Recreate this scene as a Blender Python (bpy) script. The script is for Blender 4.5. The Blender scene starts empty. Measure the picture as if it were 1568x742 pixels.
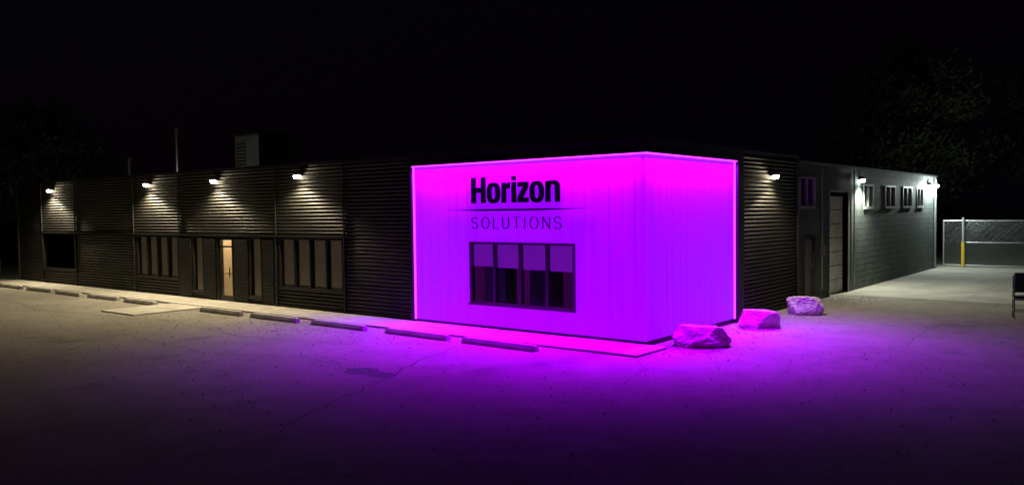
import bpy, bmesh, math, random
from mathutils import Vector, Matrix, noise
random.seed(7)
scene = bpy.context.scene
COL = scene.collection

# ------------------------------------------------------------------ helpers
def link(o, parent=None):
    COL.objects.link(o)
    if parent: o.parent = parent
    return o
def empty(name, loc=(0,0,0)):
    e = bpy.data.objects.new(name, None); e.location = loc; e.empty_display_size = .3
    return link(e)
class MB:
    def __init__(s): s.v=[]; s.f=[]
    def box(s,x0,x1,y0,y1,z0,z1):
        b=len(s.v)
        s.v += [(x0,y0,z0),(x1,y0,z0),(x1,y1,z0),(x0,y1,z0),(x0,y0,z1),(x1,y0,z1),(x1,y1,z1),(x0,y1,z1)]
        s.f += [tuple(b+i for i in q) for q in ((0,3,2,1),(4,5,6,7),(0,1,5,4),(1,2,6,5),(2,3,7,6),(3,0,4,7))]
    def quad(s,*p):
        b=len(s.v); s.v += list(p); s.f.append(tuple(range(b,b+len(p))))
    def tube(s,p0,p1,r0,r1,n=8):
        p0=Vector(p0);p1=Vector(p1);d=(p1-p0).normalized()
        a=d.orthogonal().normalized();c=d.cross(a);b=len(s.v)
        for p,r in((p0,r0),(p1,r1)):
            for i in range(n):
                t=2*math.pi*i/n; s.v.append(tuple(p+a*r*math.cos(t)+c*r*math.sin(t)))
        for i in range(n):
            j=(i+1)%n; s.f.append((b+i,b+j,b+n+j,b+n+i))
        s.f.append(tuple(b+i for i in reversed(range(n)))); s.f.append(tuple(b+n+i for i in range(n)))
    def obj(s,name,mat,parent=None,loc=(0,0,0),smooth=False,bevel=0):
        m=bpy.data.meshes.new(name); m.from_pydata(s.v,[],s.f); m.update()
        if mat: m.materials.append(mat)
        if smooth:
            for p in m.polygons: p.use_smooth=True
        o=bpy.data.objects.new(name,m); o.location=loc; link(o,parent)
        if bevel:
            md=o.modifiers.new('bevel','BEVEL'); md.width=bevel; md.segments=3; md.limit_method='ANGLE'
        return o

def mat(name, col, rough=.6, metal=0, spec=.5):
    m=bpy.data.materials.new(name); m.use_nodes=True
    b=m.node_tree.nodes['Principled BSDF']
    b.inputs['Base Color'].default_value=(*col,1); b.inputs['Roughness'].default_value=rough
    b.inputs['Metallic'].default_value=metal; b.inputs['Specular IOR Level'].default_value=spec
    return m
def nz(m, scale, c0, c1, detail=6, p0=.3, p1=.7, bump=0, bscale=None, stretch=(1,1,1), bdist=.02, rr=None):
    nt=m.node_tree; N=nt.nodes; L=nt.links; b=N['Principled BSDF']
    tc=N.new('ShaderNodeTexCoord'); mp=N.new('ShaderNodeMapping'); mp.inputs['Scale'].default_value=stretch
    L.new(tc.outputs['Object'],mp.inputs['Vector'])
    t=N.new('ShaderNodeTexNoise'); t.inputs['Scale'].default_value=scale; t.inputs['Detail'].default_value=detail
    L.new(mp.outputs['Vector'],t.inputs['Vector'])
    r=N.new('ShaderNodeValToRGB'); r.color_ramp.elements[0].position=p0; r.color_ramp.elements[1].position=p1
    r.color_ramp.elements[0].color=(*c0,1); r.color_ramp.elements[1].color=(*c1,1)
    L.new(t.outputs['Fac'],r.inputs['Fac']); L.new(r.outputs['Color'],b.inputs['Base Color'])
    if bump:
        t2=N.new('ShaderNodeTexNoise'); t2.inputs['Scale'].default_value=bscale or scale*8; t2.inputs['Detail'].default_value=4
        L.new(mp.outputs['Vector'],t2.inputs['Vector'])
        bp=N.new('ShaderNodeBump'); bp.inputs['Strength'].default_value=bump; bp.inputs['Distance'].default_value=bdist
        L.new(t2.outputs['Fac'],bp.inputs['Height']); L.new(bp.outputs['Normal'],b.inputs['Normal'])
    return m
def emis(name,col,s):
    m=bpy.data.materials.new(name); m.use_nodes=True; b=m.node_tree.nodes['Principled BSDF']
    b.inputs['Base Color'].default_value=(*col,1); b.inputs['Emission Color'].default_value=(*col,1)
    b.inputs['Emission Strength'].default_value=s; return m

# ------------------------------------------------------------------ materials
M_siding = nz(mat('dark_corrugated_metal',(.05,.05,.045),.55,.1,.35), .9,(.008,.0078,.007),(.022,.021,.0185),8,stretch=(1,1,2.5))
M_trim   = mat('dark_trim_metal',(.012,.012,.014),.5,.2)
M_black  = mat('black_letter_paint',(.002,.002,.002),1,0,.02)
M_frame  = mat('window_frame_bronze',(.02,.019,.018),.4,.4)
M_roof   = mat('roof_membrane',(.05,.05,.05),.9)
M_conc   = nz(mat('sidewalk_concrete',(.35,.34,.31),.85), 2.2,(.27,.25,.21),(.43,.405,.345),8,bump=.4,bscale=60,bdist=.006)
M_stop   = nz(mat('wheel_stop_concrete',(.35,.33,.3),.85), 5,(.28,.27,.25),(.46,.44,.4),8,bump=.5,bscale=50)
M_block  = nz(mat('painted_block_wall',(.2,.22,.2),.75), 1.5,(.045,.062,.057),(.08,.1,.093),8,bump=.3,bscale=40)
M_white  = nz(mat('painted_door',(.5,.5,.47),.6), 3,(.4,.4,.37),(.55,.55,.52))
M_gdoor  = mat('steel_door_grey',(.12,.125,.125),.5)
M_rock   = nz(mat('boulder_sandstone',(.4,.36,.32),.9), 4,(.36,.32,.27),(.62,.57,.52),10,bump=.9,bscale=22,bdist=.03)
M_galv   = mat('galvanised_steel',(.45,.46,.46),.4,.7)
M_yellow = mat('yellow_paint',(.55,.38,.03),.5)
M_bark   = nz(mat('bark',(.1,.08,.06),.9), 6,(.05,.04,.03),(.13,.1,.08),bump=.8)
M_hvac   = nz(mat('hvac_sheet_metal',(.4,.4,.38),.6), 2,(.32,.32,.3),(.45,.45,.43))
M_floor  = mat('interior_floor',(.12,.1,.08),.6)
M_beige  = mat('interior_wall_paint',(.6,.5,.36),.8)

def leafmat():
    m=bpy.data.materials.new('foliage'); m.use_nodes=True; N=m.node_tree.nodes; L=m.node_tree.links
    b=N['Principled BSDF']; b.inputs['Roughness'].default_value=.9; b.inputs['Specular IOR Level'].default_value=.1
    t=N.new('ShaderNodeTexNoise'); t.inputs['Scale'].default_value=.8
    tc=N.new('ShaderNodeTexCoord'); L.new(tc.outputs['Object'],t.inputs['Vector'])
    r=N.new('ShaderNodeValToRGB'); r.color_ramp.elements[0].position=.35; r.color_ramp.elements[1].position=.65
    r.color_ramp.elements[0].color=(.028,.034,.022,1); r.color_ramp.elements[1].color=(.055,.065,.042,1)
    L.new(t.outputs['Fac'],r.inputs['Fac']); L.new(r.outputs['Color'],b.inputs['Base Color']); return m
M_leaf=leafmat()

def groundmat():
    m=bpy.data.materials.new('worn_asphalt'); m.use_nodes=True; N=m.node_tree.nodes; L=m.node_tree.links
    b=N['Principled BSDF']; b.inputs['Roughness'].default_value=.9; b.inputs['Specular IOR Level'].default_value=.25
    tc=N.new('ShaderNodeTexCoord')
    def noi(s,d=6,rough=.55):
        t=N.new('ShaderNodeTexNoise'); t.inputs['Scale'].default_value=s; t.inputs['Detail'].default_value=d; t.inputs['Roughness'].default_value=rough
        L.new(tc.outputs['Object'],t.inputs['Vector']); return t.outputs['Fac']
    def ramp(f,a,b_,c0,c1):
        r=N.new('ShaderNodeValToRGB'); r.color_ramp.elements[0].position=a; r.color_ramp.elements[1].position=b_
        r.color_ramp.elements[0].color=(*c0,1); r.color_ramp.elements[1].color=(*c1,1); L.new(f,r.inputs['Fac']); return r.outputs['Color']
    def mul(a,b_,f=1):
        x=N.new('ShaderNodeMix'); x.data_type='RGBA'; x.blend_type='MULTIPLY'; x.inputs[0].default_value=f
        L.new(a,x.inputs[6]); L.new(b_,x.inputs[7]); return x.outputs[2]
    base=ramp(noi(.22,8,.6),.35,.65,(.225,.203,.165),(.305,.28,.232))
    mid=ramp(noi(1.6,8,.65),.3,.62,(.78,.78,.78),(1,1,1))
    fine=ramp(noi(26,5,.85),.3,.7,(.42,.42,.42),(1.35,1.35,1.35))
    stain=ramp(noi(.55,3,.5),.3,.4,(.7,.7,.7),(1,1,1))
    c=mul(mul(mul(base,mid),fine),stain)
    v=N.new('ShaderNodeTexVoronoi'); v.feature='DISTANCE_TO_EDGE'; v.inputs['Scale'].default_value=.2
    w=N.new('ShaderNodeTexNoise'); w.inputs['Scale'].default_value=1.1; w.inputs['Detail'].default_value=7
    L.new(tc.outputs['Object'],w.inputs['Vector'])
    ad=N.new('ShaderNodeVectorMath'); ad.operation='MULTIPLY_ADD'; ad.inputs[1].default_value=(1.3,1.3,0)
    L.new(w.outputs['Color'],ad.inputs[0]); L.new(tc.outputs['Object'],ad.inputs[2]); L.new(ad.outputs[0],v.inputs['Vector'])
    cr=ramp(v.outputs['Distance'],.0,.005,(.55,.55,.55),(1,1,1))
    c=mul(c,cr,.3); L.new(c,b.inputs['Base Color'])
    bp=N.new('ShaderNodeBump'); bp.inputs['Strength'].default_value=.7; bp.inputs['Distance'].default_value=.015
    L.new(noi(32,5,.75),bp.inputs['Height']); L.new(bp.outputs['Normal'],b.inputs['Normal'])
    return m
M_ground=groundmat()

def glassmat():
    m=bpy.data.materials.new('window_glass'); m.use_nodes=True; N=m.node_tree.nodes; L=m.node_tree.links
    N.remove(N['Principled BSDF']); o=N['Material Output']
    t=N.new('ShaderNodeBsdfTransparent'); t.inputs[0].default_value=(.75,.77,.76,1)
    g=N.new('ShaderNodeBsdfGlossy'); g.inputs['Roughness'].default_value=.02; g.inputs[0].default_value=(.9,.9,.9,1)
    f=N.new('ShaderNodeFresnel'); f.inputs[0].default_value=1.5
    x=N.new('ShaderNodeMixShader'); L.new(f.outputs[0],x.inputs[0]); L.new(t.outputs[0],x.inputs[1]); L.new(g.outputs[0],x.inputs[2]); L.new(x.outputs[0],o.inputs[0])
    return m
M_glass=glassmat()

PANEL=.95
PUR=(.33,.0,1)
def panelmat(name,k):   # ribbed polycarbonate; purple wall light put into the emission, with streaks
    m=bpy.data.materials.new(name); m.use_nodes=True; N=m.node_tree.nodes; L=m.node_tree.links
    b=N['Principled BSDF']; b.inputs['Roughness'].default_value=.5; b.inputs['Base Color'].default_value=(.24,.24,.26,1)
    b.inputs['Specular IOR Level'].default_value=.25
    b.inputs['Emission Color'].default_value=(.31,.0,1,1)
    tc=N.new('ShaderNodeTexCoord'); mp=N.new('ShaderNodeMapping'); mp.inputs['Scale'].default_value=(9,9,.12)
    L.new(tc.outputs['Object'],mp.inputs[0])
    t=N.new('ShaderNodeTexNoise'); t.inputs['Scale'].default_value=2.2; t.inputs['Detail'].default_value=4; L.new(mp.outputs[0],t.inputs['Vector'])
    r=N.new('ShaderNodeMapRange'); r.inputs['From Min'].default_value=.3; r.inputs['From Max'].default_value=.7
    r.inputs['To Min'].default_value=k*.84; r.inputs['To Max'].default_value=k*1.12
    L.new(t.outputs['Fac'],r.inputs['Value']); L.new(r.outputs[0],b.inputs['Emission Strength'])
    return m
M_panel=panelmat('emissive_polycarbonate',1.0)
M_panel2=panelmat('emissive_polycarbonate_dim',.84)  # same panel with weaker emission, for the darker side wall

# ------------------------------------------------------------------ ground
g=MB(); g.quad((-300,-300,0),(300,-300,0),(300,300,0),(-300,300,0)); g.obj('ground',M_ground)
gr=MB(); gr.quad((-60,28,.004),(80,28,.004),(80,120,.004),(-60,120,.004)); gr.quad((-90,-1,.005),(-32.5,-1,.005),(-32.5,27.9,.005),(-90,27.9,.005))
M_grass=nz(mat('grass_mat',(.06,.08,.03),.95),3,(.05,.07,.025),(.11,.14,.06),8,bump=1,bscale=30,bdist=.05)
gr.obj('grass',M_grass)
sw=MB(); x=-30.5
while x<.5:
    x1=min(x+1.5,.5); sw.box(x+.008,x1-.008,-1.2,-.03,0,.05); x=x1
sw.obj('sidewalk',M_conc,bevel=.008)
pad=MB(); pad.box(-15.9,-14.0,-3.4,-1.215,0,.035); pad.obj('concrete_ramp',M_conc,bevel=.01)
ap=MB()
for i in range(4):
    for j in range(4):
        ap.quad((.02+i*3.5,12+j*3.75,.004),(3.49+i*3.5,12+j*3.75,.004),(3.49+i*3.5,15.72+j*3.75,.004),(.02+i*3.5,15.72+j*3.75,.004))
M_conc2=nz(mat('driveway_concrete',(.25,.24,.22),.9),.9,(.2,.19,.165),(.32,.305,.265),9,bump=.3,bscale=50,bdist=.006)
ap.obj('driveway',M_conc2)

def wheel_stop(xc,yc=-1.68,rot=0):
    m=MB(); prof=[(-.09,0),(-.085,.06),(-.05,.125),(.05,.125),(.085,.06),(.09,0)]
    L_=.98; n=len(prof)
    for xx,s in((-L_,.85),(-L_+.06,1),(L_-.06,1),(L_,.85)):
        for (y,z) in prof: m.v.append((xx,y*s,z*s))
    for k in range(3):
        for i in range(n-1): m.f.append((k*n+i,k*n+i+1,(k+1)*n+i+1,(k+1)*n+i))
        m.f.append((k*n+n-1,k*n,(k+1)*n,(k+1)*n+n-1))
    m.f.append(tuple(range(n))[::-1]); m.f.append(tuple(3*n+i for i in range(n)))
    o=m.obj('parking_wheel_stop',M_stop,loc=(xc,yc,.002),bevel=.008); o.rotation_euler=(0,0,rot)
for i,xc in enumerate([-2.42,-4.8,-7.45,-9.95,-12.4,-16.9,-19.4,-21.9,-24.4,-27.0]):
    wheel_stop(xc,-1.68+random.uniform(-.05,.05),random.uniform(-.03,.03))

M_crack=mat('crack_filler',(.07,.065,.055),.9)
def ribbon(pts,w,name,z=.005):
    P=[]
    for a,b in zip(pts[:-1],pts[1:]):
        n=max(2,int((Vector(b)-Vector(a)).length/.12))
        for i in range(n):
            t=i/n; P.append(Vector(a)*(1-t)+Vector(b)*t)
    P.append(Vector(pts[-1]))
    Q=[]
    for i,p in enumerate(P):
        d=(P[min(i+1,len(P)-1)]-P[max(i-1,0)]).normalized(); nrm=Vector((-d.y,d.x))
        o=noise.noise(Vector((p.x*2.3,p.y*2.3,3)))*.16+random.uniform(-.015,.015)
        ww=w*random.uniform(.3,1.1)
        c=p+nrm*o; Q.append((c+nrm*ww,c-nrm*ww))
    m=MB()
    for (a,b),(c,d) in zip(Q[:-1],Q[1:]): m.quad((a.x,a.y,z),(b.x,b.y,z),(d.x,d.y,z),(c.x,c.y,z))
    return m.obj(name,M_crack)
ribbon([(-3.2,-1.9),(-2.68,-3.7),(-2.07,-4.8),(-1.6,-6.15),(-.8,-7.94),(-.26,-8.7)],.024,'pavement_crack')
ribbon([(-2.07,-4.8),(-3.2,-5.0),(-4.6,-4.7),(-7,-5.6),(-11,-5.2)],.016,'pavement_crack')
ribbon([(.5,-1.25),(1.2,-2.1),(1.5,-3.6)],.010,'pavement_crack')
ribbon([(.1,11.95),(3,11.6),(6,11.4),(12,11.2)],.035,'pavement_crack')
ribbon([(3.2,-1),(4.1,3),(4.0,7),(4.6,11.4)],.010,'pavement_crack')
ribbon([(-28,-4.2),(-22,-3.6),(-18,-4.3),(-12,-3.4),(-8,-3.9),(-5,-3.2)],.02,'pavement_crack')
pt=MB(); n=40; ring=[]
for i in range(n):
    a=2*math.pi*i/n; r=.42*(1+.55*noise.noise(Vector((math.cos(a)*1.6,math.sin(a)*1.6,9))))+random.uniform(-.04,.04)
    ring.append((-2.64+r*1.2*math.cos(a),-5.06+r*.65*math.sin(a),.006))
pt.quad(*ring); pt.obj('asphalt_patch',nz(mat('patch_asphalt',(.03,.03,.03),.95),14,(.03,.03,.03),(.1,.095,.09)))

gv=MB()
def pebble(x,y,r,z=0):
    b=len(gv.v); k=5
    for i in range(k):
        a=2*math.pi*i/k+random.random(); gv.v.append((x+r*math.cos(a)*random.uniform(.6,1.2),y+r*math.sin(a)*random.uniform(.6,1.2),z))
    gv.v.append((x,y,z+r*random.uniform(.5,.9)))
    for i in range(k): gv.f.append((b+i,b+(i+1)%k,b+k))
for _ in range(900): pebble(random.uniform(-28,-.3),-1.22-abs(random.gauss(0,.35)),random.uniform(.008,.022))
for _ in range(300): pebble(random.gauss(-8,2.2),random.gauss(-2.4,.5),random.uniform(.012,.035))
for _ in range(1200): pebble(.08+abs(random.gauss(0,.9)),random.uniform(-.8,11.5),random.uniform(.012,.034))
for _ in range(900): pebble(random.uniform(-3,9),random.uniform(-9,11),random.uniform(.008,.028))
for _ in range(900): pebble(random.uniform(-24,-2),random.uniform(-8,-1.9),random.uniform(.008,.028))
gv.obj('gravel',nz(mat('gravel_mat',(.2,.18,.15),.9),9,(.08,.07,.06),(.4,.36,.3)))

# ------------------------------------------------------------------ building
B=empty('commercial_building')
H=4.1
def cells(a0,a1,z0,z1,ops):
    xs=sorted({a0,a1}|{v for o in ops for v in (o[0],o[1]) if a0<v<a1}); out=[]
    for p,q in zip(xs[:-1],xs[1:]):
        c=(p+q)/2; zz=z0
        for o in sorted([o for o in ops if o[0]<c<o[1]],key=lambda o:o[2]):
            if min(o[2],z1)>zz: out.append((p,q,zz,min(o[2],z1)))
            zz=max(zz,min(o[3],z1) if o[2]<z1 else z1)
        if zz<z1: out.append((p,q,zz,z1))
    return out
def corr(m,a0,a1,z0,z1,axis,off,A=.017,pitch=.1):
    # sheet split along its length with a very slight waviness, as thin metal has
    n=max(2,int((z1-z0)/(pitch/8))); nx=max(1,int((a1-a0)/.5)); b=len(m.v)
    for i in range(n+1):
        z=z0+(z1-z0)*i/n
        for j in range(nx+1):
            a=a0+(a1-a0)*j/nx
            d=A*math.cos(2*math.pi*z/pitch)+.006*noise.noise(Vector((a*.9,z*1.3,5 if axis=='x' else 11)))
            m.v.append((a,off-d,z) if axis=='x' else (off+d,a,z))
    for i in range(n):
        for j in range(nx):
            q=b+i*(nx+1)+j; m.f.append((q,q+1,q+nx+2,q+nx+1))

WH,WS=2.05,.60
ops=[(-28.1,-25.2,.62,WH),(-20.35,-17.6,WS,WH),(-16.72,-16.08,.27,WH),(-15.28,-14.4,.0,WH),(-13.55,-12.92,.25,WH),(-12.05,-9.22,WS,WH)]
pops=[(-4.66,-1.68,.60,2.04)]
XL,XP=-30.5,-6.6
bk=MB()
for c in cells(XL,XP,0,H,ops): bk.box(c[0],c[1],.04,.2,c[2],c[3])
bk.obj('front_backing_wall',M_trim,B)
cg=MB()
for c in cells(XL,XP,.05,H-.02,ops): corr(cg,c[0],c[1],c[2],c[3],'x',0)
cg.obj('front_corrugated_siding',M_siding,B,smooth=True)
lv=MB()
for (a,b_) in((-17.45,-16.78),(-16.02,-15.36),(-14.32,-13.62),(-12.86,-12.32)):
    z=.12
    while z<1.98:
        lv.box(a,b_,-.05,-.026,z,z+.065); z+=.085
lv.obj('entrance_louvre_boards',M_siding,B)
tr=MB()
for x,w in((-25.13,.05),(-20.55,.06),(-17.5,.05),(-12.2,.07),(-9.15,.05),(-28.15,.05)):
    tr.box(x-w/2,x+w/2,-.05,-.018,.04,H-.03)
tr.box(-28.1,-9.2,-.054,-.019,WH+.02,WH+.08)
tr.box(XL,XP,-.07,.25,H,H+.07)
tr.box(XL-.06,XL,-.07,.25,0,H+.07)
tr.box(XP,XP+.1,-.09,.2,0,H+.07)
tr.box(XL,XP,-.03,.02,0,.05)
tr.obj('facade_trim',M_trim,B)

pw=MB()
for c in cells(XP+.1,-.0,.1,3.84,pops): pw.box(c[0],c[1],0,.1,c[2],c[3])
pw.obj('emissive_panels_front',M_panel,B)  # glow comes from the panel emission, no lamps behind
pw=MB(); pw.box(-.1,0,.101,4.28,.1,3.84); pw.obj('emissive_panels_side',M_panel2,B)
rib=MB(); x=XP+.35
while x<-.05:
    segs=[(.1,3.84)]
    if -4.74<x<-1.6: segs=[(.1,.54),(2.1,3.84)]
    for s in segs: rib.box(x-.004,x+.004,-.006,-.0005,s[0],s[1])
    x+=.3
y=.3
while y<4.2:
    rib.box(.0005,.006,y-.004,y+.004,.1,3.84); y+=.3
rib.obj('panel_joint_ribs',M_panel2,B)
pt2=MB()
pt2.box(XP+.1,.11,-.11,.12,3.9,H+.07); pt2.box(-.12,.11,.12,4.28,3.9,H+.07)
pt2.box(XP+.1,.11,-.14,-.11,3.87,3.93)
pt2.box(.11,.14,-.14,4.28,3.87,3.93)
pt2.box(XP+.1,0.02,-.02,.1,0.0,.1); pt2.box(-.1,.02,.1,4.28,0,.1)
pt2.box(-.12,.10,4.28,4.62,0,H+.07)
pt2.obj('feature_fascia',M_trim,B)
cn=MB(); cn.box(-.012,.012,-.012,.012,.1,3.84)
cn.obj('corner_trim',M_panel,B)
M_led=emis('led_diffuser',(.6,.03,1),3.4)
ld=MB()
ld.box(XP+.12,.08,-.09,-.03,3.845,3.885); ld.box(.03,.09,-.03,4.26,3.845,3.885)
ld.box(XP+.105,XP+.135,-.035,-.003,.1,3.84)
ld.box(.003,.035,4.245,4.275,.1,3.84)
ld.obj('led_strip',M_led,B)

cr=MB(); corr(cr,4.62,8.5,.05,H-.1,'y',-.02); cr.obj('side_corrugated_siding',M_siding,B,smooth=True)
sb=MB(); sb.box(-.25,-.06,4.62,8.5,0,H); sb.box(-.25,.03,4.62,8.6,H,H+.07); sb.box(-.3,.04,8.5,8.6,0,H); sb.obj('side_backing_wall',M_trim,B)
YE=25.7
rops=[(8.72,9.98,2.75,3.62),(9.1,9.92,.0,1.86),(11.26,13.1,0,3.2)]
clr=[(14.8,16.0),(17.5,18.9),(20.0,21.4),(22.2,23.3)]
rops+=[(a,b_,2.7,3.5) for a,b_ in clr]
bw=MB()
for c in cells(8.6,YE,0,3.98,rops): bw.box(-.22,0,c[0],c[1],c[2],c[3])
bw.box(-14,-.22,YE-.2,YE,0,3.98)
bw.obj('side_block_wall',M_block,B)
cp=MB(); cp.box(-.26,.05,8.6,YE+.05,3.98,4.06); cp.box(-14,-.26,YE-.22,YE+.05,3.98,4.06)
cp.obj('side_coping',M_trim,B)
jt=MB()
z=.2
M_mortar=mat('dark_mortar',(.035,.045,.04),.9)  # dark mortar colour for the block joints
while z<3.95:
    for c in cells(8.62,YE-.02,z,z+.012,rops): jt.box(-.01,.0015,c[0],c[1],c[2],c[3])
    z+=.2
jt.obj('mortar_joints',M_mortar,B)
rf=MB(); rf.box(XL,-.3,.2,10,3.7,3.85); rf.box(-14,-.3,10,YE-.2,3.7,3.85); rf.obj('roof',M_roof,B)
hw=MB(); hw.box(XL,XL+.2,.2,10,0,H); hw.box(XL,-14,10,10.2,0,H); hw.box(-14.2,-14,10.2,YE,0,3.98); hw.obj('rear_walls',M_block,B)

fr=MB(); gl=MB(); fp_=MB()
def win_x(x0,x1,z0,z1,n,proud=.03,t=.05,fr=fr):
    y0,y1=-proud,.1
    fr.box(x0,x1,y0,y1,z1-t,z1); fr.box(x0,x1,y0,y1,z0,z0+t)
    fr.box(x0,x0+t,y0+.001,y1,z0+t,z1-t); fr.box(x1-t,x1,y0+.001,y1,z0+t,z1-t)
    for i in range(1,n):
        x=x0+(x1-x0)*i/n; fr.box(x-t/2,x+t/2,y0+.004,y1-.002,z0+t,z1-t)
    fr.box(x0-.03,x1+.03,-.06,y0-.001,z0-.03,z0+.01)
    gl.quad((x0+t,.04,z0+t),(x1-t,.04,z0+t),(x1-t,.04,z1-t),(x0+t,.04,z1-t))
for o,nn in zip(ops,(1,4,1,0,1,4)):
    if nn: win_x(o[0],o[1],o[2],o[3],nn)
win_x(*pops[0],4,proud=.04,fr=fp_)
dx0,dx1=-15.28,-14.4
fr.box(dx0,dx1,-.03,.1,2.0,WH); fr.box(dx0,dx0+.07,-.03,.1,0,2.0); fr.box(dx1-.06,dx1,-.03,.1,0,2.0)
fr.box(dx0+.07,dx1-.06,.0,.05,.03,.22); fr.box(dx0+.07,dx1-.06,.0,.05,1.72,1.77); fr.box(dx0+.07,dx1-.06,.0,.05,1.95,2.0)
fr.box(dx0+.07,dx0+.12,.0,.05,.22,1.95); fr.box(dx1-.11,dx1-.06,.0,.05,.22,1.95)
fr.box(dx0+.45,dx1-.12,-.03,.0,.9,.93); fr.box(dx1-.2,dx1-.17,-.05,-.03,.8,1.1)
gl.quad((dx0+.12,.025,.22),(dx1-.11,.025,.22),(dx1-.11,.025,1.95),(dx0+.12,.025,1.95))
fr.obj('window_frames',M_frame,B); gl.obj('window_glass',M_glass,B)
fp_.obj('feature_window_frame',mat('anodised_frame',(.06,.06,.06),.4,.3),B)
def slats(m,x0,x1,z0,z1,y=.16):
    m.quad((x0,y,z0),(x1,y,z0),(x1,y,z1),(x0,y,z1))
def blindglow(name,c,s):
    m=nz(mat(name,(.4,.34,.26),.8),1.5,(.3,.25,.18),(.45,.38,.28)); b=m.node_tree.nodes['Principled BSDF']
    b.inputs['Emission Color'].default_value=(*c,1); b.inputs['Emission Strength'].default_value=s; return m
bb=MB(); w=(pops[0][1]-pops[0][0])/4
for i,drop in enumerate((.53,.55,.57,.58)):
    x0=pops[0][0]+w*i+.03; slats(bb,x0,x0+w-.06,2.0-drop,2.02,.07)
bb.obj('roller_blinds',blindglow('glowing_roller_blind',(.34,.01,1),.38),B)  # purple light on these blinds is put in as emission
rm=MB(); rm.quad((-6.2,3.2,0),(-.3,3.2,0),(-.3,3.2,2.7),(-6.2,3.2,2.7)); rm.quad((-6.2,.21,0),(-6.2,3.2,0),(-6.2,3.2,2.7),(-6.2,.21,2.7))
rm.quad((-6.2,.21,2.7),(-.3,.21,2.7),(-.3,3.2,2.7),(-6.2,3.2,2.7)); rm.quad((-.3,.21,0),(-.3,3.2,0),(-.3,3.2,2.7),(-.3,.21,2.7))
rm.obj('office_walls',M_beige,B)
cb=MB()
for (a,b_,h_) in((-5.0,-4.35,1.5),(-3.6,-2.95,2.2),(-2.2,-1.3,1.9)): cb.box(a,b_,.9,1.35,0,h_)
cb.obj('office_cabinets',M_trim,B)
M_bl2=blindglow('glowing_blind',(1,.68,.42),.034)  # room light behind the closed blinds put in as faint emission
b2=MB()
for o in (ops[1],ops[5]):
    w=(o[1]-o[0])/4
    for i in range(4): slats(b2,o[0]+w*i+.03,o[0]+w*(i+1)-.03,o[2]+.1,o[3]-.04,.13)
for o in (ops[2],ops[4]): slats(b2,o[0]+.03,o[1]-.03,o[2]+.05,o[3]-.05,.13)
b2.obj('closed_blinds',M_bl2,B)
vs=MB(); vx0,vx1,vy=-16.0,-13.8,1.6
vs.quad((vx0,vy,0),(vx1,vy,0),(vx1,vy,2.5),(vx0,vy,2.5)); vs.quad((vx0,.21,0),(vx0,vy,0),(vx0,vy,2.5),(vx0,.21,2.5))
vs.quad((vx1,.21,0),(vx1,vy,0),(vx1,vy,2.5),(vx1,.21,2.5)); vs.quad((vx0,.21,2.5),(vx1,.21,2.5),(vx1,vy,2.5),(vx0,vy,2.5))
vs.obj('vestibule_walls',M_beige,B)
vf=MB(); vf.quad((vx0,.0,.01),(vx1,.0,.01),(vx1,vy,.01),(vx0,vy,.01)); vf.obj('vestibule_floor',M_floor,B)
def light(kind,name,loc,power,col,parent=None,**k):
    l=bpy.data.lights.new(name,kind); l.energy=power; l.color=col
    for a,b_ in k.items(): setattr(l,a,b_)
    o=bpy.data.objects.new(name,l); o.location=loc; link(o,parent); return o
light('POINT','vestibule_light',(-14.9,.9,2.3),75,(1,.8,.52),B,shadow_soft_size=.12)
light('POINT','office_fill',(-5.4,2.2,2.4),5,PUR,B,shadow_soft_size=.15)  # added purple fill inside the office, no fixture

f2=MB(); g2=MB(); d2=MB()
def win_y(y0,y1,z0,z1,n,t=.05):
    f2.box(-.1,.02,y0,y1,z1-t,z1); f2.box(-.1,.02,y0,y1,z0,z0+t)
    f2.box(-.1,.019,y0,y0+t,z0+t,z1-t); f2.box(-.1,.019,y1-t,y1,z0+t,z1-t)
    for i in range(1,n):
        y=y0+(y1-y0)*i/n; f2.box(-.09,.015,y-t/2,y+t/2,z0+t,z1-t)
    f2.box(.02,.04,y0-.04,y1+.04,z0-.04,z0)
    g2.quad((-.05,y0+t,z0+t),(-.05,y1-t,z0+t),(-.05,y1-t,z1-t),(-.05,y0+t,z1-t))
win_y(8.72,9.98,2.75,3.62,2)
for a,b_ in clr: win_y(a,b_,2.7,3.5,2)
M_frame2=mat('window_frame_light',(.35,.36,.35),.5)
f2.obj('side_window_frames',M_frame2,B); g2.obj('side_window_glass',M_glass,B)
d2.box(-.09,-.04,9.14,9.88,.02,1.82); d2.box(-.04,-.02,9.25,9.77,1.0,1.7); d2.box(-.04,.0,9.8,9.84,.95,1.1)
d2.obj('service_door',M_gdoor,B)
rd=MB(); z=.02
while z<3.1:
    rd.box(-.19,-.15,11.3,13.06,z,z+.42); rd.box(-.152,-.145,11.36,13.0,z+.05,z+.37); z+=.44
rd.obj('roll_up_door',M_white,B)
rj=MB(); rj.box(-.2,.03,11.2,11.26,0,3.26); rj.box(-.2,.03,13.1,13.18,0,3.26); rj.box(-.2,.03,11.26,13.1,3.2,3.26)
rj.obj('door_jambs',M_frame2,B)
rk=MB(); rk.box(0,.03,9.04,9.1,0,1.92); rk.box(0,.03,9.92,9.98,0,1.92); rk.box(0,.03,9.1,9.92,1.86,1.92)
rk.obj('service_door_frame',M_trim,B)
cd=MB(); cd.tube((.04,10.5,0.3),(.04,10.5,3.9),.02,.02); cd.tube((.05,13.6,.2),(.05,13.6,3.95),.025,.025)
cd.tube((.06,25.3,0.1),(.06,25.3,3.9),.045,.045)
cd.obj('conduits',M_galv,B)
eb=MB(); eb.box(.0,.1,10.4,10.65,1.3,1.6); eb.obj('electrical_box',M_gdoor,B)

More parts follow.
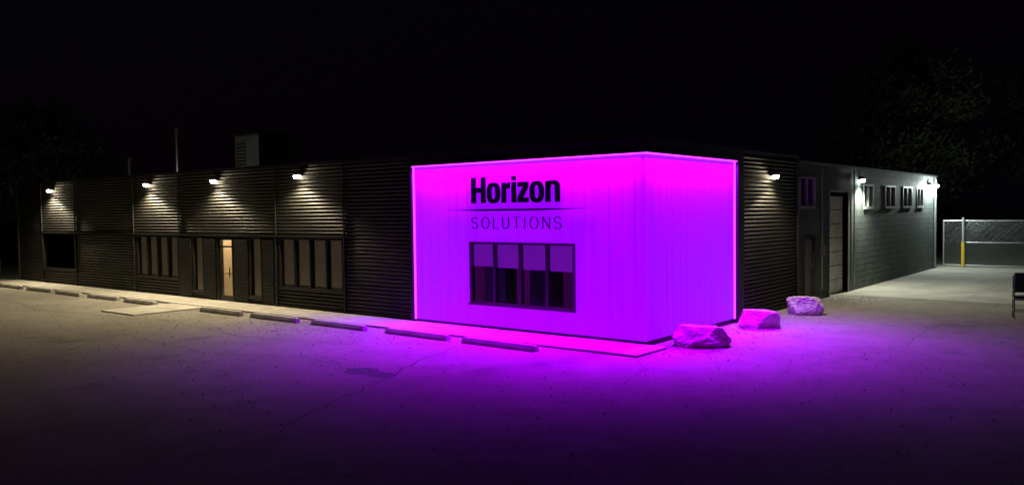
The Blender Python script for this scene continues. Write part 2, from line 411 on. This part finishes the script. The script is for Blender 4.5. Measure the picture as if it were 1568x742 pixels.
# ------------------------------------------------------------------ sign
S=empty('wall_sign')
pi=math.pi
def sbox(m,x0,x1,z0,z1): m.box(x0,x1,-.04,-.012,z0,z1)
def extr(m,pts,closed_ring=None):
    b=len(m.v); n=len(pts)
    for y in(-.04,-.012):
        for (x,z) in pts: m.v.append((x,y,z))
    m.f.append(tuple(b+i for i in range(n))); m.f.append(tuple(b+n+i for i in reversed(range(n))))
    for i in range(n):
        j=(i+1)%n; m.f.append((b+i,b+j,b+n+j,b+n+i))
def sup(cx,cz,rx,rz,t,e=2.6):
    c,s=math.cos(t),math.sin(t)
    return (cx+rx*math.copysign(abs(c)**(2/e),c), cz+rz*math.copysign(abs(s)**(2/e),s))
def arc(m,cx,cz,rx,rz,wx,wz,t0,t1,n=28,e=2.6):
    for i in range(n):
        a=t0+(t1-t0)*i/n; b_=t0+(t1-t0)*(i+1)/n
        extr(m,[sup(cx,cz,rx,rz,a,e),sup(cx,cz,rx,rz,b_,e),sup(cx,cz,rx-wx,rz-wz,b_,e),sup(cx,cz,rx-wx,rz-wz,a,e)])
hz=MB(); z0=2.93; CH=.6; XH=.46; st=.14
x=-4.58
sbox(hz,x,x+st,z0,z0+CH); sbox(hz,x+.3,x+.3+st,z0,z0+CH); sbox(hz,x+st,x+.3,z0+.24,z0+.36); x+=.48
def oo(x): arc(hz,x+.195,z0+XH/2,.195,XH/2+.01,.133,.095,0,2*pi,40)
oo(x); x+=.435
sbox(hz,x,x+.13,z0,z0+XH); extr(hz,[(x+.13,z0+XH-.15),(x+.25,z0+XH-.13),(x+.25,z0+XH+.008),(x+.2,z0+XH+.005),(x+.13,z0+XH-.06)]); x+=.29
sbox(hz,x,x+.13,z0,z0+XH); sbox(hz,x,x+.13,z0+.5,z0+CH); x+=.17
zw=.31
sbox(hz,x,x+zw,z0,z0+.11); sbox(hz,x,x+zw,z0+XH-.11,z0+XH)
extr(hz,[(x,z0+.11),(x+.15,z0+.11),(x+zw,z0+XH-.11),(x+zw-.155,z0+XH-.11)]); x+=zw+.03
oo(x); x+=.43
sbox(hz,x,x+.132,z0,z0+XH); arc(hz,x+.2,z0+XH-.155,.19,.165,.132,.09,0,pi,20); sbox(hz,x+.258,x+.39,z0,z0+XH-.155); x+=.39
hz.obj('main_lettering',M_black,S)
ln=MB(); extr(ln,[(-5.4,2.775),(-4.2,2.75),(-2.6,2.75),(-1.17,2.785),(-2.6,2.795),(-4.2,2.795)]); ln.obj('divider_line',M_black,S)
so=MB(); T=.014
def stroke(pts,w=T):
    for a,b_ in zip(pts[:-1],pts[1:]):
        a=Vector(a);b_=Vector(b_);d=(b_-a).normalized();n=Vector((-d.y,d.x))*w/2; e=d*w*.3
        extr(so,[tuple(a+n-e),tuple(a-n-e),tuple(b_-n+e),tuple(b_+n+e)])
sz0,sh=2.35,.26
def el(cx,cz,rx,rz,t0,t1,n=18): return [(cx+rx*math.cos(t0+(t1-t0)*i/n),cz+rz*math.sin(t0+(t1-t0)*i/n)) for i in range(n+1)]
def S_(x,w=.2):
    q=sh/4; stroke(el(x+w/2,sz0+3*q,w/2,q,.15*pi,1.5*pi)+el(x+w/2,sz0+q,w/2,q,.5*pi,-.85*pi))
def O_(x,w=.26): stroke(el(x+w/2,sz0+sh/2,w/2,sh/2,0,2*pi,28))
x=-4.57
seq='SOLUTIONS'; wd={'S':.17,'O':.22,'L':.14,'U':.17,'T':.18,'I':.03,'N':.18}
tot=sum(wd[c] for c in seq); gap=(2.54-tot)/(len(seq)-1)
for c in seq:
    w=wd[c]; a,b_=sz0,sz0+sh
    if c=='S': S_(x,w)
    if c=='O': O_(x,w)
    if c=='L': stroke([(x,b_),(x,a),(x+w,a)])
    if c=='U': stroke([(x,b_)]+el(x+w/2,a+w/2,w/2,w/2,pi,2*pi)+[(x+w,b_)])
    if c=='T': stroke([(x,b_),(x+w,b_)]); stroke([(x+w/2,b_),(x+w/2,a)])
    if c=='I': stroke([(x+w/2,a),(x+w/2,b_)])
    if c=='N': stroke([(x,a),(x,b_),(x+w,a),(x+w,b_)])
    x+=w+gap
so.obj('sub_lettering',M_black,S)

# ------------------------------------------------------------------ lamps
M_lamp=emis('lamp_lens_warm',(1,.86,.58),60)
M_lampc=emis('lamp_lens_cool',(.85,1,.95),70)
M_house=mat('lamp_housing',(.08,.075,.07),.4,.5)
WARM=(1,.84,.55); COOL=(.86,1,.93)
def wall_lamp(pos,axis,power,col,lens,kind='SPOT'):
    E=empty('wall_lamp',pos)
    R={'front':0,'side':math.pi/2,'left':-math.pi/2}[axis]
    E.rotation_euler=(0,0,R)
    m=MB(); m.v=[(-.12,0,-.06),(.12,0,-.06),(.12,0,.09),(-.12,0,.09),(-.12,-.15,-.03),(.12,-.15,-.03),(.12,-.11,.07),(-.12,-.11,.07)]
    m.f=[(0,1,2,3),(7,6,5,4),(0,4,5,1),(3,2,6,7),(0,3,7,4),(1,5,6,2)]
    m.obj('housing',M_house,E,bevel=.01)
    l=MB(); l.v=[(-.1,-.03,-.065),(.1,-.03,-.065),(.1,-.165,-.04),(-.1,-.165,-.04),(-.1,-.04,-.125),(.1,-.04,-.125),(.1,-.14,-.115),(-.1,-.14,-.115)]
    l.f=[(0,1,2,3),(7,6,5,4),(0,4,5,1),(3,2,6,7),(0,3,7,4),(1,5,6,2)]
    l.obj('lens',lens,E)
    if kind=='SPOT':
        o=light('SPOT','beam',(0,-.19,-.15),power,col,E,spot_size=math.radians(146),spot_blend=.75,shadow_soft_size=.05)
        o.rotation_euler=(math.radians(-22),0,0)
    else:
        o=light('POINT','beam',(0,-.22,-.14),power,col,E,shadow_soft_size=.05)
    return E
for x,pw_ in ((-27.1,1150),(-19.37,1050),(-15.21,900),(-10.98,700)): wall_lamp((x,-.03,3.85),'front',pw_,WARM,M_lamp)
wall_lamp((.01,6.6,3.62),'side',420,WARM,M_lamp)
wall_lamp((.01,14.3,3.68),'side',1000,(.98,1,.82),M_lampc)
wall_lamp((.01,24.2,3.66),'side',330,COOL,M_lampc,'POINT')
wall_lamp((.01,25.4,3.66),'side',330,COOL,M_lampc,'POINT')
wall_lamp((XL-.07,4,3.6),'left',110,(.85,1,.8),M_lampc,'POINT')  # added end-wall lamp, for greenish light on the tree and ground

a=light('AREA','led_wash',(-3.25,-.07,3.84),1300,PUR,B,shape='RECTANGLE',size=6.3,size_y=.05); a.rotation_euler=(math.radians(-12),0,0)
a.data.spread=math.radians(112)
a=light('AREA','led_wash',(.07,2.1,3.84),900,PUR,B,shape='RECTANGLE',size=.05,size_y=4.2); a.rotation_euler=(0,math.radians(-14),0)
a.data.spread=math.radians(112)

# ------------------------------------------------------------------ boulders
def boulder(loc,sx,sy,sz,seed,rz):
    rnd=random.Random(seed); bm=bmesh.new(); bmesh.ops.create_icosphere(bm,subdivisions=5,radius=1)
    planes=[]
    for _ in range(12):
        a=rnd.uniform(0,2*pi); n=Vector((math.cos(a),math.sin(a),rnd.uniform(-.25,.6))).normalized(); planes.append((n,rnd.uniform(.8,1.0)))
    planes.append((Vector((.08*rnd.uniform(-1,1),.06,1)).normalized(),.8))
    for v in bm.verts:
        c=v.co; p=Vector([math.copysign(abs(k)**.6,k) for k in c])
        for n,d in planes:
            e=p.dot(n)-d
            if e>0: p-=n*e
        q=p+Vector((seed,0,0))
        p+=c*(noise.noise(q*1.7)*.1+noise.noise(q*5)*.05+noise.noise(q*13)*.02)
        v.co=Vector((p.x*sx,p.y*sy,p.z*sz+sz*.7))
    m=bpy.data.meshes.new('boulder'); bm.to_mesh(m); bm.free(); m.materials.append(M_rock)
    o=bpy.data.objects.new('boulder',m); o.location=loc; o.rotation_euler=(0,0,rz); link(o)
boulder((.84,.75,0),.55,.38,.26,3,.62); boulder((.8,3.85,0),.46,.34,.26,11,.7); boulder((.8,6.8,0),.46,.38,.29,23,.6)

# ------------------------------------------------------------------ fence and gate
F=empty('chain_link_fence')
FY=26.9; x1=14
fp=MB()
for x in (.08,3.9,6.9,9.9,12.9): fp.tube((x,FY,0),(x,FY,2.1),.03,.03)
fp.tube((.08,FY,2.06),(x1,FY,2.06),.022,.022); fp.tube((.08,FY,.08),(x1,FY,.08),.018,.018)
fp.tube((1.0,FY,1.1),(3.8,FY,1.1),.015,.015)
fp.obj('rails_and_posts',M_galv,F)
gp=MB(); gp.tube((.88,FY-.06,0),(.88,FY-.06,2.2),.055,.055,12); gp.obj('gate_post',M_galv,F)
gy=MB(); gy.tube((.88,FY-.06,0.01),(.88,FY-.06,1.1),.075,.075,12); gy.obj('yellow_post_sleeve',M_yellow,F)
wm=MB(); hgt=1.95; p=.11; r=.0034
n=int((x1+hgt)/p)
for i in range(n):
    xs=.08-hgt+i*p
    for s in(0,1):
        xa,za,xb,zb=xs,.08,xs+hgt,.08+hgt
        if xa<.08: za+=(.08-xa); xa=.08
        if xb>x1: zb-=(xb-x1); xb=x1
        if xb-xa<.05: continue
        if s: za,zb=.08+hgt-(za-.08),.08+hgt-(zb-.08)
        yy=FY+(.004 if s else -.004)
        wm.tube((xa,yy,za),(xb,yy,zb),r,r,4)
wm.obj('wire_mesh',M_galv,F)

# ------------------------------------------------------------------ roof items
hv=empty('rooftop_hvac_unit')
m=MB(); m.box(-22.7,-21.0,5.5,7.0,4.1,6.0); m.obj('cabinet',M_hvac,hv,bevel=.02)
m=MB(); m.box(-22.8,-20.9,5.4,7.1,3.85,4.1); m.box(-22.74,-20.96,5.46,7.04,6.0,6.06)
for i in range(9): m.box(-22.55,-21.9,5.47,5.495,4.5+i*.14,4.57+i*.14)
m.obj('curb_lid_louvres',M_gdoor,hv)
light('POINT','hvac_fill',(-21.0,2.6,4.3),14,(1,.95,.8),hv,shadow_soft_size=.08)  # added fill light, hidden behind the parapet, to brighten the unit
m=MB(); m.box(-21.06,-20.94,2.54,2.66,3.85,4.2); m.obj('hvac_fill_base',M_house,hv)  # added stand for the fill light, out of view
m=MB(); m.tube((-22.9,3,3.85),(-22.9,3,6.1),.05,.05); m.tube((-22.9,3,6.1),(-22.9,3,6.2),.09,.09); m.obj('vent_pipe',M_galv)
m=MB(); m.tube((-24.8,2,3.85),(-24.8,2,4.95),.08,.08); m.tube((-24.8,2,4.95),(-24.8,2,5.05),.12,.12); m.obj('vent_pipe',M_galv)

# ------------------------------------------------------------------ chair at the right edge
G=empty('patio_chair',(5.42,8.8,0)); G.rotation_euler=(0,0,math.radians(12))
m=MB(); R_=.014
for s in(-1,1):
    m.tube((s*.22,-.2,0.02),(s*.22,-.2,.64),R_,R_); m.tube((s*.22,.22,0.02),(s*.22,.2,.55),R_,R_); m.tube((s*.22,.2,.55),(s*.21,.27,1.02),R_,R_)
    m.tube((s*.22,-.2,.64),(s*.22,.21,.66),R_,R_); m.tube((s*.22,-.2,.18),(s*.22,.22,.18),R_*.8,R_*.8)
    m.tube((s*.22,-.2,.46),(s*.22,.2,.46),R_,R_)
m.tube((-.22,-.2,.46),(.22,-.2,.46),R_,R_); m.tube((-.22,-.2,.18),(.22,-.2,.18),R_*.8,R_*.8); m.tube((-.22,.21,.18),(.22,.21,.18),R_*.8,R_*.8)
for s in(-1,1):
    for y in(-.2,.22): m.tube((s*.22-.015,y,.022),(s*.22+.015,y,.022),.024,.024,10)
m.obj('tubular_frame',mat('dark_steel',(.05,.05,.05),.5,.5),G)
m=MB(); m.box(-.215,.215,-.21,.19,.475,.54); m.obj('seat_cushion',mat('black_vinyl',(.012,.012,.013),.45),G,bevel=.025)
m=MB(); b0=len(m.v)
m.v+=[(-.21,.18,.6),(.21,.18,.6),(.21,.25,.6),(-.21,.25,.6),(-.19,.25,1.08),(.19,.25,1.08),(.19,.31,1.08),(-.19,.31,1.08)]
m.f+=[(0,3,2,1),(4,5,6,7),(0,1,5,4),(1,2,6,5),(2,3,7,6),(3,0,4,7)]
m.obj('backrest',bpy.data.materials['black_vinyl'],G,bevel=.03)
m=MB()
for s in(-1,1): m.box(s*.22-.03,s*.22+.03,-.2,.12,.655,.69)
m.obj('armrests',bpy.data.materials['black_vinyl'],G,bevel=.01)

# roadside sign far left
E=empty('traffic_sign',(-36.2,1.2,0)); m=MB(); m.tube((0,0,0),(0,0,2.2),.035,.035); m.obj('post',M_galv,E)
m=MB(); m.box(-.22,.22,-.05,-.038,1.2,2.1); m.obj('plate',mat('sign_white',(.7,.7,.68),.5),E,bevel=.004).rotation_euler=(0,0,math.radians(-25))

# ------------------------------------------------------------------ trees
def tree(loc,h,cr,seed,ncl=70,nl=110,base=.35,leaf=.16):
    rnd=random.Random(seed); E=empty('tree',loc); w=MB(); prev=Vector((0,0,0)); r0=h*.024
    top=h*.8; P=[]
    for i in range(1,9):
        q=Vector((rnd.uniform(-.15,.15)*i*.3,rnd.uniform(-.15,.15)*i*.3,top*i/8)); ra=r0*(1-.1*(i-1)); rb=r0*(1-.1*i)
        w.tube(prev,q,ra,rb,8); P.append(q); prev=q
    lf=MB()
    for c in range(ncl):
        th=rnd.uniform(0,2*pi); zz=base+(1-base)*rnd.random()
        prof=math.sin(pi*min(1,max(.05,(zz-base)/(1-base)*.86+.14)))**.6
        rr=cr*prof*(rnd.random()**.4)*rnd.uniform(.8,1.15)
        C=Vector((rr*math.cos(th),rr*math.sin(th),h*zz))
        if c%2==0:
            s=min(P,key=lambda p:abs(p.z-(C.z-rr*.5))); mid=(s+C)/2+Vector((0,0,-.1)); w.tube(s,mid,.05,.035,5); w.tube(mid,C,.035,.012,5)
        R=rnd.uniform(.45,.95)*cr*.28
        for k in range(nl):
            d=Vector((rnd.gauss(0,1),rnd.gauss(0,1),rnd.gauss(0,.75)))*R*.6; p=C+d
            a=Vector((rnd.gauss(0,1),rnd.gauss(0,1),rnd.gauss(0,1))).normalized(); b_=a.orthogonal().normalized(); s=leaf*rnd.uniform(.5,1.2)
            c2=a.cross(b_)
            lf.quad(tuple(p-b_*s),tuple(p+c2*s*.5),tuple(p+b_*s),tuple(p-c2*s*.5))
    w.obj('trunk_and_limbs',M_bark,E); lf.obj('leaves',M_leaf,E)
tree((-3.6,36,0),11,4.2,1,90,130); tree((3.5,44,0),12,4.5,2); tree((11,40,0),10.5,4.2,5); tree((-41.5,5,0),8.4,3.8,8,90,130); tree((-46,-1,0),9,3.6,9)

hm=MB(); rnd=random.Random(4)
def hleaf(p):
    a=Vector((rnd.gauss(0,1),rnd.gauss(0,1),rnd.gauss(0,1))).normalized(); b_=a.orthogonal().normalized(); c2=a.cross(b_); s=rnd.uniform(.12,.28)
    hm.quad(tuple(p-b_*s),tuple(p+c2*s*.6),tuple(p+b_*s),tuple(p-c2*s*.6))
for k in range(9000):
    x=rnd.uniform(-12,30); zmax=2.6+1.1*noise.noise(Vector((x*.35,0,0)))
    hleaf(Vector((x,52+rnd.gauss(0,.8),abs(rnd.random())**.7*zmax)))
for k in range(3500):
    y=rnd.uniform(0,16); zmax=2.2+1.0*noise.noise(Vector((y*.4,4,0)))
    hleaf(Vector((-48+rnd.gauss(0,.7),y,abs(rnd.random())**.7*zmax)))
hm.obj('hedge',M_leaf)

# ------------------------------------------------------------------ world : night sky
W=bpy.data.worlds.new('World'); scene.world=W; W.use_nodes=True; N=W.node_tree.nodes; L=W.node_tree.links
bg=N['Background']; sky=N.new('ShaderNodeTexSky'); sky.sky_type='NISHITA'; sky.sun_disc=False
sky.sun_elevation=math.radians(-4); sky.sun_rotation=math.radians(200)
L.new(sky.outputs[0],bg.inputs[0]); bg.inputs[1].default_value=.015
bg2=N.new('ShaderNodeBackground'); bg2.inputs[0].default_value=(.8,.35,1,1); bg2.inputs[1].default_value=.0012
ads=N.new('ShaderNodeAddShader'); L.new(bg.outputs[0],ads.inputs[0]); L.new(bg2.outputs[0],ads.inputs[1]); L.new(ads.outputs[0],N['World Output'].inputs[0])

# ------------------------------------------------------------------ camera
cam=bpy.data.cameras.new('camera'); co=bpy.data.objects.new('camera',cam); link(co); scene.camera=co
cam.sensor_width=36; cam.lens=29.1; cam.clip_end=2000; cam.clip_start=.1
yaw=math.radians(38.7); p=math.radians(2.19); th=.0123
Fw=Vector((-math.sin(yaw)*math.cos(p),math.cos(yaw)*math.cos(p),-math.sin(p)))
R=Vector((math.cos(yaw),math.sin(yaw),0)); U=R.cross(Fw)
r=R*math.cos(th)-U*math.sin(th); u=U*math.cos(th)+R*math.sin(th)
mt=Matrix((r,u,-Fw)).transposed().to_4x4(); mt.translation=Vector((8.24,-14.53,2.75)); co.matrix_world=mt
scene.view_settings.view_transform='Standard'; scene.view_settings.look='None'; scene.view_settings.exposure=0
